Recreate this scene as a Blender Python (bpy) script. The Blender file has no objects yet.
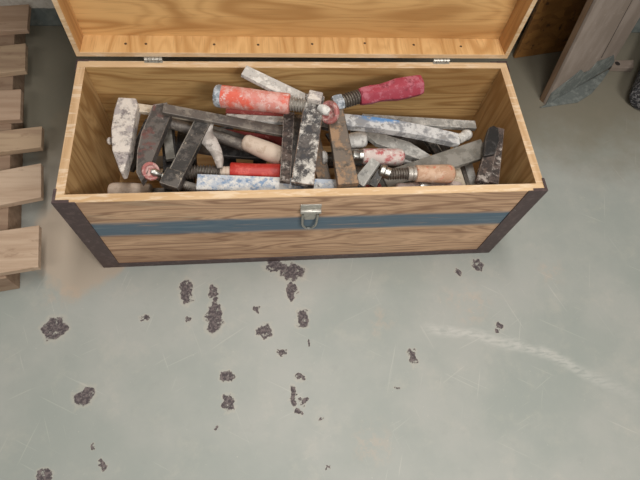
import bpy, bmesh, math, random
from mathutils import Vector, Matrix
random.seed(7)
COL = bpy.context.scene.collection
scn = bpy.context.scene

# ------------------------------------------------------------------ camera
F = 494.31
R = [(0.994, -0.078, 0.083), (-0.035, -0.902, -0.43), (0.108, 0.424, -0.899)]
def _rod(r):
    r = Vector(r); t = r.length; k = r / t
    K = Matrix(((0, -k.z, k.y), (k.z, 0, -k.x), (-k.y, k.x, 0)))
    return Matrix.Identity(3) + math.sin(t) * K + (1 - math.cos(t)) * (K @ K)
RM = _rod((2.694888213302279, -0.07987314921903003, 0.13564039269326647))
CP = Vector((0.40275680808059944, -0.5051666638151951, 1.1836971641616272))
cam = bpy.data.objects.new('camera', bpy.data.cameras.new('camera'))
COL.objects.link(cam)
cam.data.sensor_width = 36; cam.data.lens = F / 640 * 36; cam.data.clip_start = 0.02
rx, ry, rz = RM[0], -RM[1], -RM[2]
cam.matrix_world = Matrix(((rx[0], ry[0], rz[0], CP.x), (rx[1], ry[1], rz[1], CP.y), (rx[2], ry[2], rz[2], CP.z), (0, 0, 0, 1)))
scn.camera = cam

# ------------------------------------------------------------------ light
scn.view_settings.view_transform = 'Standard'; scn.view_settings.look = 'None'
scn.view_settings.gamma = 1; scn.view_settings.use_curve_mapping = False
scn.view_settings.exposure = 0.0
wd = bpy.data.worlds.new('workshop_air'); scn.world = wd; wd.use_nodes = True
wd.node_tree.nodes['Background'].inputs[0].default_value = (1.0, 0.97, 0.92, 1)
wd.node_tree.nodes['Background'].inputs[1].default_value = 0.145
def area(name, loc, target, sx, sy, power, col):
    l = bpy.data.lights.new(name, 'AREA'); l.shape = 'RECTANGLE'; l.size = sx; l.size_y = sy
    l.energy = power; l.color = col
    o = bpy.data.objects.new(name, l); COL.objects.link(o); o.location = loc
    o.rotation_euler = (Vector(target) - Vector(loc)).to_track_quat('-Z', 'Y').to_euler()
    return o
area('ceiling_strip_light', (1.30, -1.5, 2.1), (0.5, 0.1, 0), 0.9, 0.3, 33, (1.0, 0.97, 0.94))
area('ceiling_strip_light', (-0.10, -1.4, 2.3), (0.5, 0.1, 0), 0.9, 0.3, 12, (1.0, 0.97, 0.94))
area('ceiling_strip_light', (0.6, 0.0, 2.7), (0.5, 0.0, 0), 1.6, 0.3, 31, (1.0, 0.97, 0.94))

# ------------------------------------------------------------------ helpers
def at(px, py, z=None, y=None):
    """world point of the surface seen at a photo position, at height z (or depth y)"""
    q = Vector(((px - 320) / F, (py - 240) / F, 1))
    d = RM.transposed() @ q
    t = (z - CP.z) / d.z if z is not None else (y - CP.y) / d.y
    return CP + t * d

def lin(h):
    h = h.lstrip('#'); o = []
    for i in (0, 2, 4):
        c = int(h[i:i + 2], 16) / 255
        o.append(c / 12.92 if c <= 0.04045 else ((c + 0.055) / 1.055) ** 2.4)
    return (*o, 1)

class N:
    """tiny node-graph builder"""
    def __init__(s, name):
        s.m = bpy.data.materials.new(name); s.m.use_nodes = True
        s.t = s.m.node_tree; s.b = s.t.nodes['Principled BSDF']
        s.oc = s.t.nodes.new('ShaderNodeTexCoord').outputs['Object']
    def n(s, kind, **kw):
        x = s.t.nodes.new(kind)
        for k, v in kw.items(): setattr(x, k, v)
        return x
    def put(s, sock, v):
        if isinstance(v, bpy.types.NodeSocket): s.t.links.new(v, sock)
        elif isinstance(v, str): sock.default_value = lin(v)
        else: sock.default_value = v
    def math(s, op, a, b=0.0, c=None, clamp=False):
        x = s.n('ShaderNodeMath', operation=op, use_clamp=clamp)
        s.put(x.inputs[0], a); s.put(x.inputs[1], b)
        if c is not None: s.put(x.inputs[2], c)
        return x.outputs[0]
    def vmath(s, op, a, b=(0, 0, 0)):
        x = s.n('ShaderNodeVectorMath', operation=op); s.put(x.inputs[0], a); s.put(x.inputs[1], b)
        return x.outputs[1] if op in ('LENGTH', 'DISTANCE', 'DOT_PRODUCT') else x.outputs[0]
    def noise(s, vec, scale, detail=4, rough=0.55, col=False, dist=0):
        x = s.n('ShaderNodeTexNoise'); s.put(x.inputs['Vector'], vec)
        x.inputs['Scale'].default_value = scale; x.inputs['Detail'].default_value = detail
        x.inputs['Roughness'].default_value = rough; x.inputs['Distortion'].default_value = dist
        return x.outputs[1 if col else 0]
    def ramp(s, v, a, b):
        x = s.n('ShaderNodeMapRange', interpolation_type='SMOOTHSTEP')
        s.put(x.inputs[0], v); s.put(x.inputs[1], a); s.put(x.inputs[2], b)
        return x.outputs[0]
    def mix(s, f, a, b):
        x = s.n('ShaderNodeMix', data_type='RGBA'); s.put(x.inputs[0], f); s.put(x.inputs[6], a); s.put(x.inputs[7], b)
        return x.outputs[2]
    def sep(s, v):
        x = s.n('ShaderNodeSeparateXYZ'); s.put(x.inputs[0], v); return x.outputs
    def off(s, v, o): return s.vmath('ADD', v, o)
    def bump(s, h, strength, dist=0.002):
        x = s.n('ShaderNodeBump'); x.inputs['Strength'].default_value = strength; x.inputs['Distance'].default_value = dist
        s.put(x.inputs['Height'], h); s.put(s.b.inputs['Normal'], x.outputs[0])
    def done(s, col, rough=0.7, metal=0.0):
        s.put(s.b.inputs['Base Color'], col); s.put(s.b.inputs['Roughness'], rough); s.put(s.b.inputs['Metallic'], metal)
        return s.m

def wood(name, light, mid, dark, axis=0, scale=1.0, rings=9.0, seed=0.0, knots=True, worn=None, wear=0.55, wgt=0.75, extra=None):
    """rotary-cut plywood: wavy contour grain running along the given axis"""
    g = N(name)
    st = [9.5 * scale] * 3; st[axis] = 1.2 * scale
    v = g.vmath('MULTIPLY', g.off(g.oc, (seed, seed * 1.7, seed * 0.6)), tuple(st))
    n1 = g.noise(v, 1.0, 2, 0.45)
    w = g.math('SINE', g.math('MULTIPLY', n1, rings * 6.283))
    w = g.math('MULTIPLY_ADD', w, 0.5, 0.5)
    w = g.math('POWER', w, 3.0)
    n3 = g.noise(g.vmath('MULTIPLY', v, (1.0, 1.0, 1.0)), 2.6, 3, 0.5)
    w2 = g.math('POWER', g.math('MULTIPLY_ADD', g.math('SINE', g.math('MULTIPLY', g.math('ADD', n1, g.math('MULTIPLY', n3, .12)), rings * 17)), .5, .5), 2.0)
    w = g.math('MAXIMUM', w, g.math('MULTIPLY', w2, .45))
    big = g.noise(v, 0.8, 2)
    c = g.mix(g.math('MULTIPLY', w, wgt), light, mid)
    c = g.mix(g.math('MULTIPLY', g.ramp(big, 0.45, 0.7), 0.55), c, mid)
    st2 = [260.0] * 3; st2[axis] = 9.0
    fib = g.noise(g.vmath('MULTIPLY', g.oc, tuple(st2)), 1.0, 2)
    c = g.mix(g.math('MULTIPLY', g.ramp(fib, 0.52, 0.75), 0.35), c, dark)
    if knots:
        kv = [9.0] * 3; kv[axis] = 6.0
        vo = g.n('ShaderNodeTexVoronoi'); g.put(vo.inputs['Vector'], g.vmath('MULTIPLY', g.off(g.oc, (seed, 0, seed)), tuple(kv)))
        vo.inputs['Scale'].default_value = 1.0
        k = g.ramp(vo.outputs['Distance'], 0.085, 0.03)
        c = g.mix(g.math('MULTIPLY', k, 0.75), c, '4a2e18')
    if worn:
        c = g.mix(g.math('MULTIPLY', g.ramp(g.noise(g.vmath('MULTIPLY', g.oc, tuple(x * 0.6 for x in st)), 2.0, 6, 0.7), wear, wear + 0.12), 0.8), c, worn)
    if extra: c = extra(g, c)
    g.bump(g.math('ADD', fib, w), 0.15, 0.0015)
    return g.done(c, 0.62)

def paint(name, base, patches=(), rough=0.55, metal=0.0, bump=0.5, seed=0.0, edge=None):
    """old metal or painted surface: base colour with splashes (colour, scale, threshold[, metal])"""
    g = N(name); v = g.off(g.oc, (seed, seed * 2.3, -seed)); c = base
    me = metal; h = g.noise(v, 160, 4, 0.6)
    for i, p in enumerate(patches):
        q = g.off(v, (i * 3.1, i * 1.3, 0))
        f = g.ramp(g.noise(q, p[1] * 1.05, 9, 0.72), p[2] - .03, p[2] + 0.07)
        f = g.math('MULTIPLY', f, 0.9)
        c = g.mix(f, c, p[0])
        if metal: me = g.math('MULTIPLY', me, g.math('SUBTRACT', 1.0, f))
        h = g.math('ADD', h, g.math('MULTIPLY', f, 0.8))
    if edge:    # paint and rust worn through along the edges
        bv = g.n('ShaderNodeBevel'); bv.samples = 6; bv.inputs['Radius'].default_value = .0035
        ge = g.n('ShaderNodeNewGeometry')
        d = g.vmath('DOT_PRODUCT', bv.outputs[0], ge.outputs['Normal'])
        f = g.math('MULTIPLY', g.ramp(d, .985, .90), g.ramp(g.noise(v, 85, 4, .7), .34, .52))
        c = g.mix(g.math('MULTIPLY', f, .85), c, edge)
    g.bump(h, bump, 0.0012)
    return g.done(c, rough, me)

def link(name, me, mat, parent=None):
    o = bpy.data.objects.new(name, me); COL.objects.link(o)
    if mat:
        for m in (mat if isinstance(mat, (list, tuple)) else [mat]): me.materials.append(m)
    if parent:
        o.parent = parent
        # meshes are built in world space: move them into the parent's space
        org = Vector((0, 0, 0)); p = parent
        while p: org += Vector(p.location); p = p.parent
        me.transform(Matrix.Translation(-org))
    return o
def tag(o, label=None, cat=None, group=None, kind=None):
    for k, v in (('label', label), ('category', cat), ('group', group), ('kind', kind)):
        if v: o[k] = v
    return o
def thing(name, label, cat, loc, group=None):
    o = bpy.data.objects.new(name, None); COL.objects.link(o); o.location = loc; o.empty_display_size = 0.02
    return tag(o, label, cat, group)

def finish(bm, name, mat, parent=None, bev=0.0, smooth=False, seg=2):
    bmesh.ops.recalc_face_normals(bm, faces=bm.faces)
    if bev:
        es = [e for e in bm.edges if len(e.link_faces) == 2 and e.calc_face_angle(0) > 0.5]
        bmesh.ops.bevel(bm, geom=es, offset=bev, segments=seg, affect='EDGES', profile=0.6, clamp_overlap=True)
    me = bpy.data.meshes.new(name)
    if smooth:
        for f in bm.faces: f.smooth = True
        for e in bm.edges:
            if len(e.link_faces) == 2 and e.calc_face_angle(0) > 0.6: e.smooth = False
    bm.to_mesh(me); bm.free()
    return link(name, me, mat, parent)

def bx(bm, a, b):
    vs = [bm.verts.new((x, y, z)) for x in (a[0], b[0]) for y in (a[1], b[1]) for z in (a[2], b[2])]
    for f in ((0, 1, 3, 2), (4, 6, 7, 5), (0, 4, 5, 1), (2, 3, 7, 6), (0, 2, 6, 4), (1, 5, 7, 3)):
        bm.faces.new([vs[i] for i in f])
    return vs
def box(name, a, b, mat, parent=None, bev=0.0015, xf=None):
    bm = bmesh.new(); bx(bm, a, b)
    if xf: bmesh.ops.transform(bm, matrix=xf, verts=bm.verts)
    return finish(bm, name, mat, parent, bev)

def frame(p0, p1, up=(0, 0, 1)):
    x = (p1 - p0).normalized(); y = Vector(up).cross(x).normalized(); z = x.cross(y)
    return x, y, z

def beam(name, p0, p1, w0, w1, t, mat, parent, up=(0, 0, 1), bev=0.0015, recess=0.0, rim=0.25, bend=0.0, n=1, round_end=False):
    """flat steel bar or straight cast arm between two points; w across, t thick; optional recessed web"""
    x, y, z = frame(p0, p1, up); L = (p1 - p0).length
    bm = bmesh.new(); prof = []
    for i in range(n + 1):
        s = i / n; prof.append((s * L, (w0 + (w1 - w0) * s) / 2, bend * math.sin(math.pi * s)))
    outline = [(s, h + c) for s, h, c in prof]
    if round_end:
        h = w1 / 2
        outline += [(L + h * math.sin(a), h * math.cos(a)) for a in [math.pi * k / 8 for k in range(1, 8)]]
    outline += [(s, -h + c) for s, h, c in reversed(prof)]
    top = [bm.verts.new(p0 + x * s + y * c + z * (t / 2)) for s, c in outline]
    bot = [bm.verts.new(p0 + x * s + y * c - z * (t / 2)) for s, c in outline]
    tf = bm.faces.new(top); bf = bm.faces.new(list(reversed(bot)))
    m = len(top)
    for i in range(m): bm.faces.new((top[i], bot[i], bot[(i + 1) % m], top[(i + 1) % m]))
    if recess:
        for f in (tf, bf):
            nrm = z if f is tf else -z
            r = bmesh.ops.inset_region(bm, faces=[f], thickness=min(w0, w1) * rim, use_even_offset=True)
            bmesh.ops.translate(bm, verts=f.verts, vec=-nrm * recess)
    bmesh.ops.recalc_face_normals(bm, faces=bm.faces)
    return finish(bm, name, mat, parent, bev)

def casting(name, pts, t, mat, parent, recess=0.004, rim=0.005, bev=0.0015, tilt=(0, 0, 1)):
    """cast jaw: outline given by top-face points, extruded to its thickness, with a sunken web"""
    nrm = Vector(tilt).normalized(); c = sum(pts, Vector()) / len(pts)
    pts = [p - nrm * (p - c).dot(nrm) for p in pts]
    bm = bmesh.new()
    top = [bm.verts.new(p) for p in pts]; bot = [bm.verts.new(p - nrm * t) for p in pts]
    tf = bm.faces.new(top); bf = bm.faces.new(list(reversed(bot))); m = len(pts)
    for i in range(m): bm.faces.new((top[i], bot[i], bot[(i + 1) % m], top[(i + 1) % m]))
    if recess:
        for f, s in ((tf, -1), (bf, 1)):
            bmesh.ops.inset_region(bm, faces=[f], thickness=rim, use_even_offset=True)
            bmesh.ops.translate(bm, verts=f.verts, vec=nrm * s * recess)
    return finish(bm, name, mat, parent, bev)

def lathe(name, p0, p1, prof, mat, parent, seg=20, squash=1.0, hexy=0.0, up=(0, 0, 1)):
    """turned part along an axis; prof = [(fraction, radius)]"""
    x, y, z = frame(p0, p1, up); L = (p1 - p0).length; bm = bmesh.new(); rings = []
    for s, r in prof:
        ring = []
        for k in range(seg):
            a = 2 * math.pi * k / seg; rr = r * (1 - hexy * (0.5 - 0.5 * math.cos(6 * a)))
            ring.append(bm.verts.new(p0 + x * s * L + y * rr * math.cos(a) + z * rr * math.sin(a) * squash))
        rings.append(ring)
    for a, b in zip(rings, rings[1:]):
        for k in range(seg): bm.faces.new((a[k], a[(k + 1) % seg], b[(k + 1) % seg], b[k]))
    bm.faces.new(list(reversed(rings[0]))); bm.faces.new(rings[-1])
    return finish(bm, name, mat, parent, 0, True)

def thread(name, p0, p1, r, pitch, mat, parent, depth=0.28, seg=20):
    """trapezoid screw thread: radius follows a true helix"""
    x, y, z = frame(p0, p1); L = (p1 - p0).length; m = max(8, int(L / pitch * 6)); bm = bmesh.new(); rings = []
    for i in range(m + 1):
        s = L * i / m; ring = []
        for k in range(seg):
            a = 2 * math.pi * k / seg; ph = (s / pitch - k / seg) % 1.0
            rr = r * (1 - depth * min(1, max(0, abs(ph - 0.5) * 4 - 0.5)))
            ring.append(bm.verts.new(p0 + x * s + (y * math.cos(a) + z * math.sin(a)) * rr))
        rings.append(ring)
    for a, b in zip(rings, rings[1:]):
        for k in range(seg): bm.faces.new((a[k], a[(k + 1) % seg], b[(k + 1) % seg], b[k]))
    bm.faces.new(list(reversed(rings[0]))); bm.faces.new(rings[-1])
    return finish(bm, name, mat, parent, 0, False)

HANDLE = [(0, .55), (.015, .72), (.05, .82), (.12, .80), (.25, .84), (.5, .95), (.75, 1.0), (.9, .97), (.96, .85), (.99, .6), (1, .3)]
def handle(p0, p1, r, mat, parent, prof=HANDLE, hexy=0.0, name='handle', squash=1.0):
    return lathe(name, p0, p1, [(s, k * r) for s, k in prof], mat, parent, 24, squash, hexy)
def ferrule(p0, p1, r, mat, parent):
    return lathe('ferrule', p0, p1, [(0, r * .8), (.05, r), (.45, r), (.5, r * .9), (.55, r), (.95, r), (1, r * .85)], mat, parent, 18)
def swivel(p, d, r, rim_mat, ball_mat, parent, face=None):
    """swivel pad: cupped disc with a ball end in it"""
    d = d.normalized(); fd = (face or d).normalized()
    pad = lathe('swivel_pad', p, p + fd * r * .5, [(0, r * .9), (.3, r), (.8, r), (1, r * .90), (1.0, r * .70), (.55, r * .6), (.5, .0005)], rim_mat, parent, 24)
    lathe('ball_end', p + fd * r * .25, p + fd * r * .3 + d * r * 1.1, [(0, r * .3), (.25, r * .42), (.5, r * .45), (.75, r * .38), (1, r * .28)], ball_mat, pad, 16)
    return pad

# ------------------------------------------------------------------ materials
def add_stripe(g, c):
    """hand-brushed faded blue stripe, a mark on the wood"""
    s = g.sep(g.oc); wob = g.noise(g.oc, 5, 3)
    z = g.math('ADD', s[2], g.math('MULTIPLY', g.math('SUBTRACT', wob, 0.5), 0.012))
    mid = g.math('MULTIPLY_ADD', g.ramp(s[0], 0.0, 1.0), -0.003, 0.202)
    d = g.math('ABSOLUTE', g.math('SUBTRACT', z, mid))
    f = g.ramp(d, 0.039, 0.022)
    st = g.noise(g.vmath('MULTIPLY', g.oc, (7, 90, 90)), 1, 3)
    f = g.math('MULTIPLY', f, g.ramp(st, 0.1, 0.42))
    col = g.mix(g.ramp(s[0], 0.80, 0.97), '4c6879', '3b5f94')
    col = g.mix(g.ramp(st, 0.52, 0.75), col, '647c89')
    return g.mix(g.math('MULTIPLY', f, 0.93), c, col)
M = {}
M['ply'] = wood('plywood_inside', 'c8a36c', '956c3c', '7d5a34', axis=0, rings=9, seed=2.2, scale=1.3, wgt=.8)
M['ply_y'] = wood('plywood_inside_end', 'c8a572', '98703f', '7d5a34', axis=2, rings=8, seed=5.2, scale=1.3, wgt=.75)
M['front'] = wood('plywood_front', 'cfaa88', '8f6c52', '664a38', axis=0, rings=9, seed=1.3, scale=1.7, knots=False, worn='b8a084', wear=0.56, wgt=.85, extra=add_stripe)
M['lid'] = wood('plywood_lid', 'dbb074', 'a97a44', '8f6638', axis=0, rings=9, seed=7.7, scale=0.95, wgt=0.75)
M['lid_strip'] = wood('plywood_lid_strip', 'e2b87e', 'bb8a50', 'a07444', axis=1, rings=7, seed=3.7, scale=1.3, wgt=0.75, knots=False)
M['lid_side'] = wood('plywood_lid_side', 'd6ac74', 'a97c4a', '946a3c', axis=2, rings=7, seed=4.1, scale=1.0)
def plies(g, c):
    s = g.sep(g.oc)
    return g.mix(g.math('MULTIPLY', g.ramp(g.noise(g.vmath('MULTIPLY', g.oc, (12, 60, 60)), 2, 3), .5, .65), .35), c, 'efe0c8')
M['edge'] = wood('plywood_edge', 'd9ba92', 'c09c70', '9c744a', axis=0, rings=5, seed=9.1, knots=False, extra=plies)
M['edge_y'] = wood('plywood_edge_side', 'd2b18a', 'b8946a', '96704a', axis=1, rings=5, seed=6.1, knots=False, extra=plies)
def strip_blue(g, c):
    s = g.sep(g.oc)
    d = g.math('ABSOLUTE', g.math('SUBTRACT', s[2], 0.200))
    f = g.math('MULTIPLY', g.ramp(d, 0.036, 0.028), g.ramp(s[0], 0.5, 0.6))
    return g.mix(g.math('MULTIPLY', f, 0.85), c, '3c5f9c')
def strip_mat():
    g = N('dark_edging'); n = g.noise(g.oc, 70, 5, 0.7)
    c = g.mix(g.ramp(n, .5, .62), '4a3b3a', '5b4b49')
    c = g.mix(g.ramp(g.noise(g.off(g.oc, (3, 3, 3)), 38, 6, .7), .66, .70), c, '9a8f8f')
    c = strip_blue(g, c); g.bump(n, .3); return g.done(c, .5)
M['edging'] = strip_mat()
M['steel'] = paint('bright_steel', 'b9b8b2', [('7d7a72', 60, .58)], .35, 1.0, .2)
M['lever'] = paint('pale_worn_metal', 'a39b94', [('c2bab2', 40, .5), ('77706a', 55, .6)], .45, .5, .3, seed=25)
M['zinc'] = paint('zinc_plate', 'b4b1a8', [('8e8a80', 90, .55)], .38, .6, .15)
M['thread'] = paint('greased_screw_thread', '7b746b', [('4b4038', 70, .5), ('a39a8c', 110, .66)], .45, .7, .2)
M['thread_light'] = paint('dusty_screw_thread', 'a8a299', [('716a60', 70, .55)], .45, .5, .2)
M['bar_dark'] = paint('dusty_dark_steel_bar', '67605a', [('7f776d', 30, .50), ('4c4743', 45, .58), ('b5aca0', 60, .64)], .55, .4, .25, seed=1, edge='8c857b')
M['bar_grey'] = paint('dull_grey_steel_bar', '77746c', [('86827a', 30, .5), ('5f5c55', 60, .62)], .55, .4, .2, seed=2)
M['bar_pale'] = paint('cream_caked_bar', 'c9bca8', [('a8977f', 30, .55), ('6d6660', 60, .66)], .8, 0, .5, seed=3)
M['bar_white'] = paint('white_painted_bar', 'bdbab4', [('dedbd4', 45, .48), ('96928e', 60, .58)], .75, 0, .7, seed=4, edge='8a8680')
M['bar_blue'] = paint('white_and_blue_painted_bar', 'b4bcc6', [('dcdad4', 38, .47), ('6f8db0', 34, .53), ('77726d', 75, .62), ('d9d6d0', 70, .58)], .75, 0, .6, seed=5, edge='8c8a88')
M['bar_greypaint'] = paint('grey_white_streaked_bar', '97958f', [('bab7b0', 36, .5), ('74726f', 60, .58)], .65, .1, .5, seed=6, edge='c0bcb4')
M['black'] = paint('black_cast_iron', '242323', [('3b3938', 40, .5), ('7d776f', 90, .68)], .5, .2, .5, seed=7, edge='6d665f')
M['black_worn'] = paint('black_worn_cast_iron', '393735', [('5c5651', 30, .50), ('a89c8c', 45, .60), ('232222', 60, .58)], .5, .2, .5, seed=8, edge='a39a8d')
M['black_red'] = paint('black_jaw_with_red_paint_trace', '4a4643', [('635d58', 26, .50), ('6d4540', 20, .53), ('a59c93', 70, .62)], .55, .1, .5, seed=19, edge='958a80')
M['caked'] = paint('white_caked_iron', 'd3cac0', [('a39a98', 30, .52), ('7d7576', 55, .57), ('e6ded4', 40, .58)], .85, 0, .9, seed=10, edge='8a8078')
M['splash'] = paint('white_splashed_iron', '5c5652', [('39383a', 45, .50), ('d6d0c6', 22, .50), ('ddd7ce', 60, .60), ('7b5a48', 75, .66)], .7, .1, .8, seed=11.5, edge='8c6a52')
M['rusty'] = paint('brown_stained_iron', '6f6459', [('9b7c5e', 24, .50), ('4c463f', 34, .57), ('a89c90', 60, .63)], .65, .1, .6, seed=12, edge='4c4843')
M['bark'] = paint('black_iron_with_flaking_white_paint', '3a322e', [('5b4d46', 50, .48), ('b5aba2', 40, .55), ('292423', 70, .60)], .8, 0, 1.0, seed=13, edge='a3958a')
M['h_coral'] = paint('coral_red_handle_paint', 'cf8478', [('d9aaa0', 40, .5), ('d85a42', 20, .52), ('e2cdc6', 70, .58)], .6, 0, .4, seed=14.4)
M['h_crimson'] = paint('crimson_handle_paint', '9c3746', [('b26470', 40, .52), ('7d2b38', 40, .58), ('c49aa0', 80, .64)], .6, 0, .3, seed=15)
M['h_red'] = paint('bright_red_handle_paint', 'b02c24', [('c44c40', 40, .52), ('8c241e', 50, .60), ('dcc4bc', 38, .66)], .45, 0, .2, seed=16)
M['h_pale'] = paint('bare_pale_wood', 'c6b4a2', [('b39e8a', 40, .56), ('8f7a68', 90, .68)], .75, 0, .2, seed=17)
M['h_pinkwhite'] = paint('white_handle_with_red_traces', 'c9b8b0', [('b04a4c', 48, .54), ('ddd0c8', 60, .56)], .7, 0, .4, seed=18)
M['h_orange'] = paint('bare_wood_with_orange_traces', 'c4a48a', [('b08a6e', 40, .5), ('c2583a', 55, .58), ('dac8b8', 60, .60)], .7, 0, .4, seed=19)
M['h_dkred'] = paint('dark_red_painted_iron', '8a3a38', [('c07c74', 60, .58), ('5c4744', 60, .62)], .6, 0, .4, seed=20)
M['pad_red'] = paint('pink_painted_pad', 'a86662', [('c9a8a0', 60, .50), ('6d5450', 80, .58)], .6, 0, .5, seed=21)
M['endcap'] = paint('blue_grey_cap', '8b949c', [('c6cbd0', 50, .5), ('575555', 40, .58)], .5, .3, .4, seed=22)
def plank_mat(name, a, b, seed, dk='7c5f48'):
    g = N(name); v = g.off(g.oc, (seed, seed, seed)); s = g.vmath('MULTIPLY', v, (5, 60, 60))
    f = g.noise(s, 1, 4); c = g.mix(g.ramp(f, .35, .7), a, b)
    c = g.mix(g.math('MULTIPLY', g.ramp(g.noise(g.vmath('MULTIPLY', v, (10, 26, 26)), 2, 5), .6, .7), .4), c, dk)
    g.bump(f, .2); return g.done(c, .8)
M['pal1'] = plank_mat('pallet_wood_pink', 'b79c84', 'a68a72', 1)
M['pal2'] = plank_mat('pallet_wood_tan', 'b39a7e', '9c826a', 4)
M['pal3'] = plank_mat('pallet_wood_pale', 'c2aa92', 'ae947c', 8)
M['pal4'] = plank_mat('pallet_stringer_wood', '9a826c', '876e5a', 11)

# ------------------------------------------------------------------ floor, wall
g = N('sealed_concrete_floor'); v = g.oc
c = g.mix(g.ramp(g.noise(v, 3.2, 5, .6), .35, .68), '959a93', 'a3a49d')
c = g.mix(g.math('MULTIPLY', g.ramp(g.noise(g.off(v, (5, 2, 0)), 11, 8, .75), .50, .70), .2), c, 'c1b9ab')
c = g.mix(g.math('MULTIPLY', g.ramp(g.noise(g.off(v, (1, 7, 0)), 26, 6, .7), .55, .72), .3), c, '92958e')
c = g.mix(g.math('MULTIPLY', g.ramp(g.noise(g.off(v, (4, 4, 0)), 110, 3, .7), .66, .76), .5), c, 'cbc4b8')
# hair scratches in three directions
for ang, sd, th in ((0.5, 2, .69), (1.9, 5, .70), (-0.4, 9, .70), (1.2, 13, .70), (2.6, 17, .70)):
    ro = g.n('ShaderNodeVectorRotate', rotation_type='Z_AXIS'); g.put(ro.inputs['Vector'], g.off(v, (sd, sd, 0))); ro.inputs['Angle'].default_value = ang
    sc = g.noise(g.vmath('MULTIPLY', ro.outputs[0], (5, 150, 1)), 1, 2, .5)
    c = g.mix(g.math('MULTIPLY', g.ramp(sc, th, th + .05), .24), c, 'c9c6bb')
# long curved scuff at the right
sp = g.sep(v)
dist = g.vmath('DISTANCE', g.vmath('MULTIPLY', v, (1, 1, 0)), (0.669, -1.203, 0))
n = g.noise(g.vmath('MULTIPLY', v, (9, 9, 0)), 1, 3)
bd = g.math('ABSOLUTE', g.math('SUBTRACT', dist, g.math('MULTIPLY_ADD', n, .05, .985)))
f = g.math('MULTIPLY', g.ramp(bd, .024, .002), g.math('MULTIPLY', g.ramp(sp[0], .76, .84), g.ramp(sp[0], 1.35, 1.1)))
f = g.math('MULTIPLY', f, g.math('MULTIPLY', g.ramp(sp[1], -.6, -.45), g.ramp(g.noise(g.vmath('MULTIPLY', v, (40, 160, 0)), 1, 3), .3, .6)))
c = g.mix(g.math('MULTIPLY', f, .45), c, 'cbc8c0')
# tan sawdust film between pallet and chest
wn = g.noise(v, 7, 5, .6, col=True)
vv = g.vmath('ADD', v, g.vmath('MULTIPLY', g.vmath('SUBTRACT', wn, (.5, .5, .5)), (.16, .16, 0)))
for (cx, cy, rx_, ry_, st) in ((-.05, .09, .13, .17, .9), (-.09, .3, .12, .28, .5)):
    e = g.vmath('LENGTH', g.vmath('MULTIPLY', g.vmath('SUBTRACT', vv, (cx, cy, 0)), (1 / rx_, 1 / ry_, 0)))
    c = g.mix(g.math('MULTIPLY', g.ramp(e, 1.05, .85), st), c, 'b0a18f')
# brown dirt trodden in towards the wall, darkened to paint in the shade there
dirt_shade = g.ramp(g.math('ADD', sp[1], g.math('MULTIPLY', g.noise(v, 6, 5, .65), .30)), .30, .62)
c = g.mix(g.math('MULTIPLY', dirt_shade, .75), c, '776d58')
# faint orange traces
for (px, py, w, h) in ((470, 305, 34, 24), (550, 275, 26, 18), (372, 440, 20, 18), (60, 295, 30, 14), (385, 332, 18, 18)):
    p = at(px, py, 0); e = g.vmath('LENGTH', g.vmath('MULTIPLY', g.vmath('SUBTRACT', vv, p), (480 / w, 480 / h * .9, 0)))
    c = g.mix(g.math('MULTIPLY', g.math('MULTIPLY', g.ramp(e, 1.3, .3), g.ramp(g.noise(v, 45, 4, .7), .45, .6)), .2), c, 'c9a88c')
# chips where the sealer has broken away
wn2 = g.noise(v, 42, 5, .62, col=True)
vc = g.vmath('ADD', v, g.vmath('MULTIPLY', g.vmath('SUBTRACT', wn2, (.5, .5, .5)), (.046, .046, 0)))
chip = None
chips = [(55, 328, 24, 24), (84, 397, 22, 21), (187, 291, 13, 25), (213, 292, 12, 14), (214, 318, 17, 32), (216, 305, 9, 16), (189, 320, 6, 8), (145, 319, 9, 9),
         (265, 331, 16, 15), (276, 266, 22, 12), (292, 272, 26, 18), (291, 291, 12, 20), (226, 377, 15, 12), (229, 402, 13, 16),
         (300, 377, 11, 8), (282, 352, 8, 8), (294, 396, 9, 20), (299, 411, 7, 8), (304, 400, 6, 9), (102, 464, 7, 12), (44, 474, 15, 14),
         (477, 264, 12, 10), (458, 272, 7, 7), (413, 358, 9, 15), (500, 326, 9, 7), (497, 332, 4, 6), (215, 429, 3, 6), (94, 446, 5, 5), (257, 309, 8, 5), (303, 318, 12, 20), (396, 389, 4, 4), (321, 420, 3, 4), (308, 343, 4, 4), (329, 469, 4, 4)]
for (px, py, w, h) in chips:
    p = at(px, py, 0); q = at(px + w / 2, py, 0); r = at(px, py + h / 2, 0)
    rx_ = max((q - p).length, .0032) * .95; ry_ = max((r - p).length, .0032) * .95
    e = g.vmath('LENGTH', g.vmath('MULTIPLY', g.vmath('SUBTRACT', vc, p), (1 / rx_, 1 / ry_, 0)))
    chip = e if chip is None else g.math('MINIMUM', chip, e)
mask = g.ramp(chip, 1.06, .90)
hole = g.ramp(g.noise(v, 70, 5, .7), .57, .64)
mask2 = g.math('MULTIPLY', mask, g.math('SUBTRACT', 1.0, hole))
cc = g.mix(g.ramp(g.noise(v, 150, 3, .7), .42, .62), '4a4244', '746a68')
rimm = g.ramp(chip, 1.5, 1.1)
c = g.mix(g.math('MULTIPLY', rimm, .25), c, 'bfb4a2')
c = g.mix(mask2, c, cc)
g.bump(g.math('SUBTRACT', g.math('MULTIPLY', g.noise(v, 20, 4), .25), mask2), .35, .003)
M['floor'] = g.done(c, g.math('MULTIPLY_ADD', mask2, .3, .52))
fl = box('floor', (-3, -3, -.06), (4, .92, 0), M['floor'], None, 0); tag(fl, kind='structure')

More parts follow.
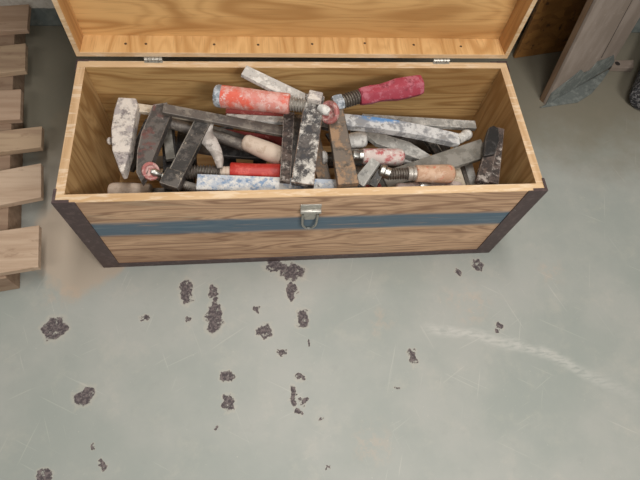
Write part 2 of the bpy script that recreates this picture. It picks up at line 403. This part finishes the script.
g = N('white_painted_block_wall'); v = g.oc; z = g.sep(v)[2]
c = g.mix(g.ramp(g.noise(v, 40, 5, .7), .4, .65), 'e2dcd0', 'c9c1b3')
wob = g.math('MULTIPLY_ADD', g.noise(v, 30, 4), .012, z)
f = g.ramp(wob, .073, .070)
b = g.mix(g.ramp(g.noise(v, 25, 4), .4, .65), '6d7572', '858b85')
c = g.mix(f, c, b)
jt = g.ramp(g.math('ABSOLUTE', g.math('SUBTRACT', g.math('FRACT', g.math('MULTIPLY', g.math('SUBTRACT', z, .0), 5.0)), .5)), .49, .5)
g.bump(g.math('SUBTRACT', g.noise(v, 60, 5, .7), jt), .5, .004)
M['wall'] = g.done(c, .8)
w = box('wall_back', (-3, .834, 0), (4, .92, 2.4), M['wall'], None, 0); tag(w, kind='structure')

# ------------------------------------------------------------------ tool chest
W, D, H, T = 1.0, .3632, .3208, .018
chest = thing('tool_chest', 'long open plywood chest with a blue stripe and dark edging, lid raised', 'tool chest', (.5, .18, 0))
S_ = .006
box('front_panel', (S_ * 0, 0, S_), (W, T, H - .0015), M['front'], chest)
# inner faces get lighter wood: thin lining plywood is one sheet with the panel, so the panels are built solid
box('back_panel', (0, D - T, S_), (W, D, H), M['ply'], chest)
box('side_panel', (0, T, S_), (T, D - T, H), M['ply_y'], chest)
box('side_panel', (W - T, T, S_), (W, D - T, H), M['ply_y'], chest)
box('bottom_panel', (T, T, S_), (W - T, D - T, S_ + .012), M['ply'], chest)
for a, b, m_ in (((0, 0, H - .0015), (W, T, H + .0006), 'edge'), ((0, D - T, H), (W, D, H + .0008), 'edge'),
                 ((0, T, H), (T, D - T, H + .0008), 'edge_y'), ((W - T, T, H), (W, D - T, H + .0008), 'edge_y')):
    box('rim_edge', a, b, M[m_], chest, .0005)
# dark angle edging: four corners and the foot
e = .0025; ww = .040
def angle(ix, iy):
    bm = bmesh.new()
    x0 = -e if ix == 0 else W + e; x1 = ww if ix == 0 else W - ww
    y0 = -e if iy == 0 else D + e; y1 = .03 if iy == 0 else D - .03
    ya = 0 if iy == 0 else D; xa = 0 if ix == 0 else W
    def b2(a, b): bx(bm, tuple(map(min, zip(a, b))), tuple(map(max, zip(a, b))))
    b2((x0, y0, 0.0), (x1, ya, H + .002)); b2((x0, ya, 0.0), (xa, y1, H + .002))
    if iy == 0:   # little lip folded over the rim
        b2((x0, y0, H + .002), (x1 * .72 if ix == 0 else W - ww * .72, ya + .0045, H + .0035))
        b2((x0, ya + .0045, H + .002), (xa + (.003 if ix == 0 else -.003), y1, H + .0035))
    else:
        b2((x0, y0, H + .002), (x1 * .6 if ix == 0 else W - ww * .6, ya - .002, H + .0035))
    return finish(bm, 'corner_edging', M['edging'], chest, .0006)
for ix in (0, 1):
    for iy in (0, 1): angle(ix, iy)
box('foot_edging', (ww, -e, 0), (W - ww, 0, .022), M['edging'], chest, .0006)
box('foot_edging', (ww, D, 0), (W - ww, D + e, .022), M['edging'], chest, .0006)
box('foot_edging', (-e, .03, 0), (0, D - .03, .022), M['edging'], chest, .0006)
box('foot_edging', (W, .03, 0), (W + e, D - .03, .022), M['edging'], chest, .0006)
# screw heads on the inner end panel
for (px, py, nm) in ((526, 175, 'e'), (495, 83, 'e'), (92, 78, 'w')):
    p = at(px, py, .27)
# lid, opened just past upright; shallow tray seen from inside
LA = math.radians(2.5); LT = .010; LD = .057; LH = D
def lid_pt(x, t, d):   # t = up the lid, d = depth away from the viewer
    return Vector((x, D + .004 + d * math.cos(LA) + t * math.sin(LA), H + .010 + t * math.cos(LA) - d * math.sin(LA)))
def lidbox(name, a, b, mat, bev=.001):
    bm = bmesh.new(); vs = bx(bm, a, b)
    for v_ in vs: v_.co = lid_pt(*v_.co)
    return finish(bm, name, mat, lid, bev)
lid = bpy.data.objects.new('lid', None); COL.objects.link(lid); lid.parent = chest; lid.empty_display_size = .02
lid.location = Vector((.5, D, H)) - chest.location
# coordinates inside lidbox: (x, t, d)
top = lidbox('lid_top', (0, 0, LD), (W, LH, LD + .010), M['lid'])
lidbox('lid_rail', (LT, 0, .002), (W - LT, LT, LD), M['lid_strip'])
lidbox('lid_rail', (LT, LH - LT, .002), (W - LT, LH, LD), M['lid_strip'])
lidbox('lid_rail', (0, 0, .002), (LT, LH, LD), M['lid_side'])
lidbox('lid_rail', (W - LT, 0, .002), (W, LH, LD), M['lid_side'])
bm = bmesh.new()
for a, b in (((0, 0, 0), (W, LT, .002)), ((0, LH - LT, 0), (W, LH, .002)), ((0, LT, 0), (LT, LH - LT, .002)), ((W - LT, LT, 0), (W, LH - LT, .002))):
    for v_ in bx(bm, a, b): v_.co = lid_pt(*v_.co)
finish(bm, 'lid_edge', M['edge'], lid, 0)
# nails through the strip, along the inner seam
M['nail'] = paint('dark_nail', '5a4632', [], .6, .3, .1)
for px in (122, 141, 206, 249, 303, 357, 408, 458):
    x = (px - 77) / 430
    bm = bmesh.new(); p = lid_pt(x, LT + .0004, LD - .02 - .004 * ((px // 7) % 3))
    bmesh.ops.create_uvsphere(bm, u_segments=8, v_segments=5, radius=.0032, matrix=Matrix.Translation(p) @ Matrix.Diagonal((1, 1, .35, 1)))
    finish(bm, 'nail', M['nail'], lid, 0, True)
# hinges
def hinge(px):
    x = at(px, 60, H).x
    bm = bmesh.new()
    bx(bm, (x - .02, D - .006, H + .0008), (x + .02, D + .0025, H + .0028))
    for k in range(5):
        a = x - .02 + k * .008
        bmesh.ops.create_cone(bm, cap_ends=True, segments=12, radius1=.0045, radius2=.0045, depth=.0072,
                              matrix=Matrix.Translation((a + .004, D + .001, H + .0055)) @ Matrix.Rotation(math.pi / 2, 4, 'Y'))
    h = finish(bm, 'hinge', M['zinc'], chest, 0)
    bm = bmesh.new()
    for dx in (-.012, .012):
        bmesh.ops.create_cone(bm, cap_ends=True, segments=10, radius1=.0022, radius2=.0016, depth=.0012, matrix=Matrix.Translation((x + dx, D - .0038, H + .0033)))
    finish(bm, 'screw', M['steel'], h, 0)
hinge(154); hinge(440)
# hasp: plate, rolled knuckle and hanging wire loop
hx = .4985
bm = bmesh.new()
bx(bm, (hx - .022, -.003, H - .060), (hx + .022, 0, H - .030))
vs = bx(bm, (hx - .019, -.003, H - .095), (hx + .019, 0, H - .060))
for v_ in vs:
    if v_.co.z < H - .09: v_.co.x = hx + (v_.co.x - hx) * .55
hp = finish(bm, 'hasp', M['zinc'], chest, .0008)
lathe('knuckle', Vector((hx - .022, -.0055, H - .052)), Vector((hx + .022, -.0055, H - .052)), [(0, .0055), (.02, .006), (.98, .006), (1, .0055)], M['zinc'], hp, 14)
def tube(name, pts, r, mat, parent, seg=10, closed=False, flat=1.0):
    bm = bmesh.new(); rings = []
    for i, p in enumerate(pts):
        a = pts[max(0, i - 1)]; b = pts[min(len(pts) - 1, i + 1)]
        x, y, z = frame(a, b, (0, -1, .02) if abs((b - a).normalized().z) > .3 else (0, 0, 1))
        rr = r[i] if isinstance(r, list) else r
        rings.append([bm.verts.new(p + (y * math.cos(2 * math.pi * k / seg) + z * math.sin(2 * math.pi * k / seg) * flat) * rr) for k in range(seg)])
    for a, b in zip(rings, rings[1:]):
        for k in range(seg): bm.faces.new((a[k], a[(k + 1) % seg], b[(k + 1) % seg], b[k]))
    bm.faces.new(list(reversed(rings[0]))); bm.faces.new(rings[-1])
    return finish(bm, name, mat, parent, 0, True)
lp = [Vector((hx + sx * .0155, -.006, H - .066)) for sx in (-1,)]
arc = [Vector((hx - .0155 * math.cos(a), -.0075 - .002 * math.sin(a), H - .100 - .024 * math.sin(a))) for a in [math.pi * k / 12 for k in range(13)]]
pts = [Vector((hx - .0165, -.006, H - .064)), Vector((hx - .016, -.007, H - .085))] + arc + [Vector((hx + .016, -.007, H - .085)), Vector((hx + .0165, -.006, H - .064))]
tube('wire_loop', pts, .0026, M['steel'], hp)

# ------------------------------------------------------------------ clamps heaped in the chest
G = 'bar clamps heaped in the chest'
def clamp(label, px, py, z, name='bar_clamp', cat='clamp'):
    p = at(px, py, z); return thing(name, label, cat, p, G)
def P(px, py, z):
    p = at(px, py, z)
    if z < .305: p.x = min(max(p.x, .042), .958); p.y = min(max(p.y, .040), .322)
    return p

# 1 black-jawed clamp at the left with the long dark dusty bar
c1 = clamp('large clamp with black jaws, dusty dark bar running under the coral red handle', 190, 130, .27)
beam('bar', P(163, 109, .322), P(294, 134, .270), .024, .026, .009, M['bar_dark'], c1, n=1)
casting('fixed_jaw', [P(*p, .312) for p in ((153, 104), (167, 102), (171, 113), (160, 140), (147, 172), (141, 181), (136, 172), (137, 150), (141, 132))], .022, M['black_red'], c1, .003, .005)
beam('sliding_arm', P(206, 117, .296), P(175, 178, .290), .034, .034, .020, M['black_worn'], c1, recess=.004, rim=.17, bev=.002)
beam('screw_boss', P(177, 172, .292), P(169.5, 188, .288), .040, .042, .024, M['black_worn'], c1, bev=.004)
thread('spindle', P(180, 183.5, .268), P(199, 189, .240), .0095, .0048, M['thread_light'], c1)
sw = swivel(P(149.5, 171.5, .302), P(160, 175, .290) - P(149.5, 171.5, .300), .0190, M['pad_red'], M['steel'], c1, Vector((.60, -.35, .70)))
lathe('spindle_end', P(156, 173.5, .287), P(166, 177.5, .284), [(0, .008), (.3, .0125), (.6, .0125), (.65, .008), (1, .008)], M['steel'], c1, 16)
handle(P(196, 188, .222), P(292, 190, .215), .019, M['h_dkred'], c1)

# 2 white caked jaw at the far left
c2 = clamp('clamp with a blunt jaw thickly caked in white, nearest the left end of the chest', 127, 130, .25)
casting('fixed_jaw', [P(*p, .300) for p in ((118, 97), (136, 98), (138, 104), (135, 118), (130, 150), (124, 171), (120, 172), (112, 150), (111, 128), (114, 110))], .030, M['caked'], c2, 0, .005, .003)
lathe('rivet', P(111, 141, .286), P(107.5, 141, .286), [(0, .008), (.6, .008), (1, .005)], M['caked'], c2, 14)
beam('bar', P(134, 108, .281), P(250, 124, .268), .022, .022, .010, M['bar_pale'], c2)

# 3 clamp with bright red handle near the middle front
c3 = clamp('clamp with a bright red handle and dark thread, beside the white and blue painted bar', 230, 170, .26)
thread('spindle', P(187, 172, .256), P(222, 172, .256), .0155, .0065, M['thread'], c3, .24)
ferrule(P(220, 172, .256), P(232, 172, .256), .0125, M['h_pale'], c3)
handle(P(230, 171.5, .256), P(283, 173, .254), .0205, M['h_red'], c3, [(0, .7), (.01, .92), (.03, .98), (.25, .96), (.5, .92), (.8, .98), (.95, .98), (1, .8)])
casting('sliding_arm', [P(*p, .225) for p in ((178, 128), (194, 130), (196, 160), (192, 196), (172, 196), (174, 160))], .022, M['black'], c3)

# 4 pale bare handle on a dark rod
c4 = clamp('clamp with a bare pale wooden handle pointing down right over the red handle', 240, 140, .25)
tube('spindle', [P(165, 122, .283), P(195, 130, .268), P(222, 138, .262), P(248, 147, .262)], .0125, M['bar_dark'], c4, 14)
beam('bar', P(168, 118, .262), P(252, 144, .243), .030, .030, .008, M['bar_dark'], c4)
handle(P(243, 141, .272), P(284, 158, .262), .0215, M['h_pale'], c4, [(0, .5), (.03, .72), (.1, .86), (.3, .92), (.6, 1), (.85, 1), (.94, .88), (.985, .62), (1, .3)])
# curved lever
lv = thing('clamp_lever', 'curved flat grey metal lever standing between the black arm and the red handle', 'clamp lever', P(212, 145, .24), G)
cp = [P(*p) for p in ((208, 122, .292), (204, 128, .292), (205, 136, .290), (211, 143, .288), (216, 151, .286), (219, 160, .284), (220, 168, .283))]
tube('lever_blade', cp, [.014, .0185, .0185, .016, .013, .010, .006], M['lever'], lv, 14, flat=.32)

# 5 paint-splashed arm in the middle with coral handle
c5 = clamp('clamp with upright white-splashed arm, coral red handle and blue-white bar along the front', 300, 140, .30)
beam('bar', P(197, 183, .278), P(364, 188.5, .270), .0385, .0340, .012, M['bar_blue'], c5)
beam('sliding_arm', P(315, 97, .352), P(303, 192.5, .300), .042, .048, .026, M['splash'], c5, recess=.0035, rim=.16, bev=.002)
beam('arm_cap', P(308, 96, .366), P(322, 99, .366), .026, .026, .014, M['caked'], c5, bev=.003)
thread('spindle', P(286, 103, .344), P(306, 106, .348), .0155, .0062, M['thread_light'], c5, .25)
thread('spindle', P(322, 109, .346), P(329, 110.5, .346), .0135, .0062, M['thread'], c5, .25)
swivel(P(331.5, 112.5, .352), P(322, 106, .352) - P(338, 114, .352), .0245, M['pad_red'], M['bar_white'], c5, Vector((-.75, -.45, .55)))
hd = handle(P(290, 104, .344), P(222, 96.5, .336), .0232, M['h_coral'], c5, [(0, .75), (.01, .93), (.04, .96), (.3, .95), (.6, 1.02), (.9, 1.04), (1, 1.04)])
lathe('end_cap', P(222.5, 96.6, .336), P(215, 95.6, .335), [(0, .0242), (.6, .0242), (.9, .022), (1, .019)], M['endcap'], c5, 24)

# 6 brown-stained arm with crimson handle
c6 = clamp('clamp with a brown-stained arm and crimson handle, highest toward the back', 350, 130, .29)
beam('sliding_arm', P(333, 103, .330), P(348, 186, .318), .036, .044, .020, M['rusty'], c6, recess=.003, rim=.14, bev=.002)
lathe('collar', P(333, 104, .334), P(343, 101.5, .336), [(0, .017), (.2, .0185), (.8, .0185), (1, .016)], M['endcap'], c6, 6)
thread('spindle', P(341, 102, .336), P(361, 96, .338), .0165, .0062, M['thread'], c6, .25)
handle(P(359, 97, .338), P(421, 85, .345), .0265, M['h_crimson'], c6, [(0, .6), (.01, .70), (.05, .78), (.17, .80), (.19, .84), (.21, .80), (.32, .76), (.45, .84), (.6, .98), (.75, .96), (.93, .92), (.99, .86), (1, .75)], .10)

# 7 pale bar rising over the back rim, with a narrow dark jaw
c7 = clamp('clamp whose white-painted bar end rises against the back rim', 280, 100, .30)
beam('bar', P(243.5, 71, .345), P(312, 105, .312), .029, .036, .010, M['bar_white'], c7, n=1)
beam('fixed_jaw', P(289, 114, .305), P(285, 182, .300), .024, .022, .016, M['bark'], c7, recess=.003, rim=.2)
beam('jaw_web', P(298, 116, .262), P(294, 180, .262), .020, .020, .014, M['black_worn'], c7)

# 8 thick white and blue bar to the right
c8 = clamp('clamp with a thick white bar smeared blue, lying across the right half', 400, 125, .26)
def add_blue(name):
    g = N(name); v = g.oc
    c = g.mix(g.ramp(g.noise(v, 40, 6, .68), .42, .56), '8b8b8c', 'c9c8c5')
    c = g.mix(g.ramp(g.noise(g.off(v, (3, 0, 0)), 55, 6, .7), .58, .64), c, '8f8c88')
    s = g.sep(v); d = g.vmath('LENGTH', g.vmath('MULTIPLY', g.vmath('SUBTRACT', v, (-.045, .004, .0)), (15, 45, 0)))
    c = g.mix(g.math('MULTIPLY', g.ramp(d, 1.15, .6), g.ramp(g.noise(v, 60, 4, .6), .40, .52)), c, '5f8ab8')
    g.bump(g.noise(v, 90, 5, .7), .6); return g.done(c, .7)
M['bar8'] = add_blue('white_bar_with_blue_smear')
beam('bar', P(342, 121.5, .290), P(458, 141, .262), .033, .031, .018, M['bar8'], c8, n=6, bend=.008)
lathe('end_knob', P(457, 140, .262), P(469, 134, .250), [(0, .010), (.2, .0125), (.5, .0115), (.75, .0145), (.95, .012), (1, .008)], M['bar_white'], c8, 18)
# 9 bar at the back
c9 = clamp('clamp with a straight grey bar lying nearest the back panel, behind the thick white bar', 430, 125, .24)
beam('bar', P(362, 119, .245), P(475, 126, .226), .023, .024, .012, M['bar_greypaint'], c9)
beam('fixed_jaw', P(420, 126, .222), P(442, 160, .170), .026, .020, .016, M['black_worn'], c9, recess=.003)
# 10 pale streaked bar below the thick white one
c10 = clamp('clamp with a tapering grey-white streaked arm just below the thick white bar', 400, 147, .24)
casting('sliding_arm', [P(*p, .242) for p in ((362, 131), (384, 134), (410, 142), (432, 156), (427, 162), (400, 152), (376, 143))], .014, M['bar_greypaint'], c10, 0)
handle(P(338, 143, .230), P(366, 139, .226), .021, M['bar_white'], c10, [(0, .7), (.5, .95), (.8, 1), (.93, .9), (.98, .7), (1, .3)])
# 11 white handle with red traces
c11 = clamp('clamp with a whitish handle showing red traces, middle right', 380, 157, .23)
lathe('ferrule', P(351, 156, .252), P(364, 156.5, .250), [(0, .012), (.1, .016), (.5, .016), (.6, .0145), (1, .0165)], M['steel'], c11, 18)
handle(P(362, 156.5, .250), P(404, 157.5, .246), .0205, M['h_pinkwhite'], c11, [(0, .75), (.02, .88), (.08, .90), (.3, .94), (.6, 1), (.85, 1), (.94, .9), (.985, .66), (1, .3)])
tube('spindle', [P(338, 155, .246), P(352, 156, .252)], .009, M['thread'], c11, 12)
beam('bar', P(398, 158, .218), P(440, 163, .214), .024, .024, .009, M['bar_white'], c11)
# 12 silver bracket and orange-worn handle
c12 = clamp('clamp with a bare handle flecked orange and a silver jaw, at the right front', 400, 176, .28)
beam('sliding_arm', P(376, 161, .322), P(360, 194, .300), .021, .027, .015, M['bar_greypaint'], c12)
beam('arm_web', P(381, 171, .300), P(373, 192, .288), .016, .018, .012, M['black_worn'], c12)
lathe('spindle_end', P(379, 170, .300), P(390, 174, .300), [(0, .010), (.2, .0155), (.5, .0155), (.6, .013), (1, .013)], M['steel'], c12, 16)
thread('spindle', P(388, 174, .300), P(409, 173.5, .300), .0130, .0055, M['thread'], c12, .22)
ferrule(P(407, 173.5, .300), P(417, 173.5, .300), .0155, M['thread_light'], c12)
handle(P(415, 173.5, .300), P(454, 174, .297), .0205, M['h_orange'], c12, [(0, .75), (.02, .88), (.1, .90), (.35, .93), (.65, 1), (.86, 1), (.94, .9), (.985, .66), (1, .3)])
# 13 wide dull grey bar and flaking black jaws at the right end
c13 = clamp('clamp with a wide dull grey bar and flaking black and white jaws, furthest right', 460, 155, .27)
beam('bar', P(384, 181, .248), P(485, 148.5, .272), .042, .050, .011, M['bar_grey'], c13)
casting('fixed_jaw', [P(*p, .308) for p in ((489, 127), (494, 125), (499, 128), (500, 140), (495, 154), (484, 156), (485, 140))], .016, M['black'], c13, 0, .004, .004)
beam('jaw_cheek', P(490, 151, .292), P(483, 190, .292), .026, .028, .018, M['bark'], c13, bev=.003)
beam('jaw_cheek', P(499, 130, .284), P(493.5, 190, .284), .020, .024, .018, M['bark'], c13, bev=.003)
# 14 short pale bars standing below the wide grey bar
c14 = clamp('clamp with two short tan steel bars showing below the wide grey bar', 460, 178, .22)
beam('bar', P(451, 158, .235), P(463, 200, .255), .026, .028, .010, M['bar_pale'], c14)
beam('guide_bar', P(459, 158, .222), P(471.5, 200, .240), .010, .010, .014, M['bar_dark'], c14)
c15 = clamp('clamp with a narrow tan bar just left of the flaking black jaws', 473, 175, .2)
beam('bar', P(466, 158, .225), P(477, 200, .240), .020, .020, .010, M['bar_greypaint'], c15)
# 16 handles along the front at the right
c16 = clamp('clamp with a red and white flaked handle almost hidden behind the front rim', 425, 188, .26)
handle(P(396, 190, .262), P(462, 189, .258), .019, M['h_pinkwhite'], c16)
lathe('collar', P(418, 188, .266), P(428, 188, .265), [(0, .0195), (.5, .022), (1, .0195)], M['steel'], c16, 18)
c17 = clamp('clamp with a dark red handle behind the front rim, below the silver jaw', 385, 190, .26)
handle(P(381, 188, .252), P(347, 196, .246), .016, M['h_dkred'], c17)
# 18 pale handle at the left front corner
c18 = clamp('clamp with a pale handle end lying low in the left front corner', 125, 190, .2)
handle(P(152, 191, .205), P(109, 192, .200), .021, M['h_pale'], c18)
beam('bar', P(152, 194, .196), P(215, 192, .200), .026, .026, .010, M['bar_dark'], c18)
# 19.. darker castings lower in the heap
low = [
    ('clamp with a plain grey bar low behind the white caked jaw', [(114, 165, .10, 196, 160, .12, .034, 'bar_grey')], (152, 118, .16, 128, 170, .13, .03, 'black')),
    ('clamp with a black arm between the two black jaws', [(168, 128, .235, 172, 196, .235, .030, 'black')], (160, 140, .20, 215, 150, .205, .03, 'bar_dark')),
    ('clamp with a short upright grey bar beneath the dark dusty bar', [(167, 130, .250, 171, 160, .256, .020, 'bar_grey')], (176, 150, .17, 220, 132, .18, .028, 'black')),
    ('black clamp arm lying under the red handle', [(214, 150, .215, 300, 156, .205, .036, 'black')], (226, 128, .18, 232, 190, .18, .036, 'black')),
    ('clamp with a dark red bar glimpsed behind the pale handle', [(215, 133, .215, 285, 143, .220, .026, 'h_dkred')], (262, 130, .17, 258, 190, .17, .034, 'black')),
    ('clamp with a white strip of bar just under the coral red handle', [(226, 118, .285, 287, 121, .272, .018, 'bar_white')], (226, 113, .262, 285, 117, .258, .024, 'h_dkred')),
    ('clamp with a brownish arm right of the white-splashed arm', [(309, 120, .262, 326, 188, .240, .030, 'rusty')], (316, 122, .205, 345, 128, .21, .03, 'black_worn')),
    ('clamp with a small white nub between the splashed and stained arms', [(322, 155, .236, 330, 190, .236, .014, 'bar_white')], (318, 160, .19, 345, 160, .19, .040, 'black')),
    ('clamp with a dark arm under the brown-stained arm', [(332, 132, .19, 372, 186, .18, .040, 'black')], (345, 172, .215, 400, 168, .200, .024, 'rusty')),
    ('clamp with a grey bar under the silver jaw', [(355, 190, .20, 440, 176, .18, .04, 'bar_grey')], (400, 140, .16, 420, 186, .15, .036, 'black')),
    ('black clamp deep in the heap below the thick white bar', [(350, 132, .15, 450, 150, .14, .044, 'black')], (430, 136, .12, 462, 190, .12, .036, 'black_worn')),
]
for lab, bars, arm in low:
    b = bars[0]
    o = clamp(lab, (b[0] + b[3]) / 2, (b[1] + b[4]) / 2, b[2])
    beam('bar', P(b[0], b[1], b[2]), P(b[3], b[4], b[5]), b[6], b[6], .010, M[b[7]], o)
    beam('sliding_arm', P(arm[0], arm[1], arm[2]), P(arm[3], arm[4], arm[5]), arm[6], arm[6] * .9, .016, M[arm[7]], o, recess=.003, rim=.2)
cw = clamp('clamp with a bright white screw tip pointing into the dark gap in the middle', 330, 157, .22)
lathe('swivel_pad', P(322, 158, .255), P(327, 158, .255), [(0, .015), (.5, .017), (1, .012)], M['bar_white'], cw, 16)
thread('spindle', P(326, 158, .255), P(352, 157, .250), .009, .005, M['thread'], cw)

# ------------------------------------------------------------------ pallet
pal = thing('pallet', 'weathered wooden pallet lying on the floor left of the chest', 'pallet', (-.5, .4, 0))
ZT = .088
boards = [((27, 29), (29, 4), (0, 31), 'pal1'), ((25, 70), (25.5, 43), (0, 73), 'pal2'), ((20, 119), (21, 89), (0, 120), 'pal1'),
          ((41, 147), (42, 126), (0, 152), 'pal2'), ((41, 197), (41, 163), (0, 205), 'pal3'), ((38, 267), (39, 225), (0, 273), 'pal3')]
for fr, br, fl_, mt in boards:
    a = at(*fr, ZT); b = at(*br, ZT); c_ = at(*fl_, ZT)
    d = (c_ - a).normalized(); L = .72
    bm = bmesh.new(); q = [a, b, b + d * L, a + d * L]
    tv = [bm.verts.new(x) for x in q]; bv = [bm.verts.new(x - Vector((0, 0, .017))) for x in q]
    bm.faces.new(tv); bm.faces.new(list(reversed(bv)))
    for i in range(4): bm.faces.new((tv[i], bv[i], bv[(i + 1) % 4], tv[(i + 1) % 4]))
    finish(bm, 'deck_board', M[mt], pal, .002)
dirv = Vector((-.150, 1, 0)).normalized(); sidev = Vector((1, .150, 0)).normalized()
for k, off in enumerate((0, .30, .60)):
    s0 = Vector((-.217, .12, 0)) - sidev * off
    a = s0 - dirv * .17; b = s0 + dirv * .705
    bm = bmesh.new()
    q = [a, b, b - sidev * .045, a - sidev * .045]
    tv = [bm.verts.new(x + Vector((0, 0, ZT - .0175))) for x in q]; bv = [bm.verts.new(x) for x in q]
    bm.faces.new(tv); bm.faces.new(list(reversed(bv)))
    for i in range(4): bm.faces.new((tv[i], bv[i], bv[(i + 1) % 4], tv[(i + 1) % 4]))
    finish(bm, 'stringer', M['pal4'], pal, .002)

# ------------------------------------------------------------------ leaning sheet, plank and clutter at the right
g = N('strand_board'); v = g.oc
vo = g.n('ShaderNodeTexVoronoi'); g.put(vo.inputs['Vector'], g.vmath('ADD', g.vmath('MULTIPLY', v, (1, 1, 1.6)), g.vmath('MULTIPLY', g.noise(v, 12, 2, col=True), (.05, .05, .05)))); vo.inputs['Scale'].default_value = 38
c = g.mix(g.sep(vo.outputs['Color'])[0], '9a6c36', '7a5226'); c = g.mix(g.ramp(g.noise(v, 30, 4, .6), .58, .68), c, '4a3018')
g.bump(vo.outputs['Distance'], .3); M['osb'] = g.done(c, .65)
def slab(name, q, nrm, t, mat, parent=None, bev=.002):
    bm = bmesh.new(); tv = [bm.verts.new(x) for x in q]; bv = [bm.verts.new(x + nrm * t) for x in q]; n_ = len(q)
    bm.faces.new(tv); bm.faces.new(list(reversed(bv)))
    for i in range(n_): bm.faces.new((tv[i], bv[i], bv[(i + 1) % n_], tv[(i + 1) % n_]))
    return finish(bm, name, mat, parent, bev)
o0 = Vector((1.255, .705, .001)); o1 = Vector((1.60, .770, .001)); up = Vector((0, .080, .62))
osb = slab('strand_board_sheet', [o0, o1, o1 + up * .75, o0 + up], Vector((0, 1, -.12)).normalized(), .014, M['osb'])
tag(osb, 'dark brown strand board sheet leaning on the wall behind the chest', 'board')
g = N('grimy_painted_plank'); v = g.oc
c = g.mix(g.ramp(g.noise(g.vmath('MULTIPLY', v, (8, 8, 3)), 2, 5), .4, .65), '8d7f73', '9f9186')
c = g.mix(g.math('MULTIPLY', g.ramp(g.noise(v, 60, 4, .7), .6, .7), .4), c, 'b9aa9c')
g.bump(g.noise(v, 50, 4), .2); M['plank'] = g.done(c, .7)
M['plank_edge'] = wood('plank_edge_wood', '7c634c', '664f3c', '4e3c2c', axis=2, rings=5, seed=2, knots=False)
pl = thing('leaning_plank', 'wide grey-brown board standing on end right of the chest, foot coated grey', 'plank', (1.43, .57, 0))
p0 = at(545, 105, .0); p1 = Vector((1.581, .658, .016)); u = Vector((-.095, .1, 1)); nrm = (p1 - p0).cross(u).normalized()
if nrm.y < 0: nrm = -nrm
u = u * .63
slab('plank_face', [p0, p1, p1 + u, p0 + u], nrm, .010, M['plank'], pl)
slab('plank_core', [p0 + nrm * .0105, p1 + nrm * .0105, p1 + u + nrm * .0105, p0 + u + nrm * .0105], nrm, .016, M['plank_edge'], pl)
# grey coating with a ragged upper edge wrapped on the foot
wv = (p1 - p0); uu = u.normalized(); of = -nrm * .003
hts = [(0, .05), (.12, .062), (.25, .072), (.36, .085), (.45, .060), (.55, .052), (.62, .078), (.75, .066), (.9, .060), (1, .020)]
M['coat'] = paint('grey_concrete_coating', '6b706c', [('868a84', 30, .5), ('b3b2a8', 60, .64), ('4d4f4c', 50, .62)], .8, 0, .8, seed=31)
slab('foot_coating', [p0 + of, p1 + of] + [p0 + wv * s + uu * h + of for s, h in reversed(hts)], nrm, .0028, M['coat'], pl, .0005)
slab('foot_flange', [at(540, 107.5, .004), at(578, 102, .004), at(592, 93, .004), at(603, 80, .004), at(611, 68, .004)], Vector((0, 0, -1)), .0035, M['coat'], pl, .0008)
# crack line in the board
M['dark'] = paint('dark_gap', '2a2420', [], .9, 0, .1)
k0 = p0 + wv * .66 + uu * .085 - nrm * .0004; k1 = p0 + wv * .60 + uu * .42 - nrm * .0004
beam('crack', k0, k1, .0022, .0008, .0008, M['dark'], pl, up=tuple(nrm), bev=0)

# unseen bench added to shade the rear floor; the raised lid rests on it
M['bench'] = plank_mat('shade_bench_wood', '9c8468', '866e54', 21)
wb = thing('shade_bench', 'unseen wooden bench added above the frame to shade the floor behind the chest', 'shade_bench', (.95, .65, 0))
box('shade_bench_top', (-1.3, .4565, .668), (1.95, .832, .708), M['bench'], wb, .003)
for x, y in ((-1.25, .52), (-1.25, .78), (.30, .79), (1.90, .52), (1.90, .78)):
    box('leg', (x - .025, y - .025, 0), (x + .025, y + .025, .6675), M['bench'], wb, .002)
# low offcut with a round hole, beside the plank
oc_ = thing('timber_offcut', 'flat pale offcut with a dark hole on the floor right of the leaning board', 'timber offcut', at(630, 62, 0))
a = at(612, 60, .02); b = at(612, 67, .02); c_ = at(634, 68, .02); d_ = at(634, 60, .02)
slab('block', [a, b, c_, d_], Vector((0, 0, -1)), .019, M['plank'], oc_)
lathe('hole', at(617.5, 63.5, .0203), at(617.5, 63.5, .0203) + Vector((0, 0, .0006)), [(0, .009), (1, .0085)], M['dark'], oc_, 16, up=(1, 0, 0))
# speckled rubber roll at the right frame edge
g = N('speckled_rubber'); v = g.oc
c = g.mix(g.ramp(g.noise(v, 120, 3, .7), .5, .58), '2e2e31', '7b797a'); g.bump(g.noise(v, 90, 3), .8, .004); M['rubber'] = g.done(c, .85)
rl = thing('rubber_mat_roll', 'dark speckled rubber mat roll lying at the right edge behind the board', 'mat roll', at(660, 85, 0))
q0 = at(647, 100, .055); q1 = at(672, 36, .055)
lathe('rolled_mat', q0, q1, [(0, .012), (.001, .035), (.02, .050), (.06, .054), (.5, .055), (.94, .054), (.98, .05), (1, .012)], M['rubber'], rl, 28)
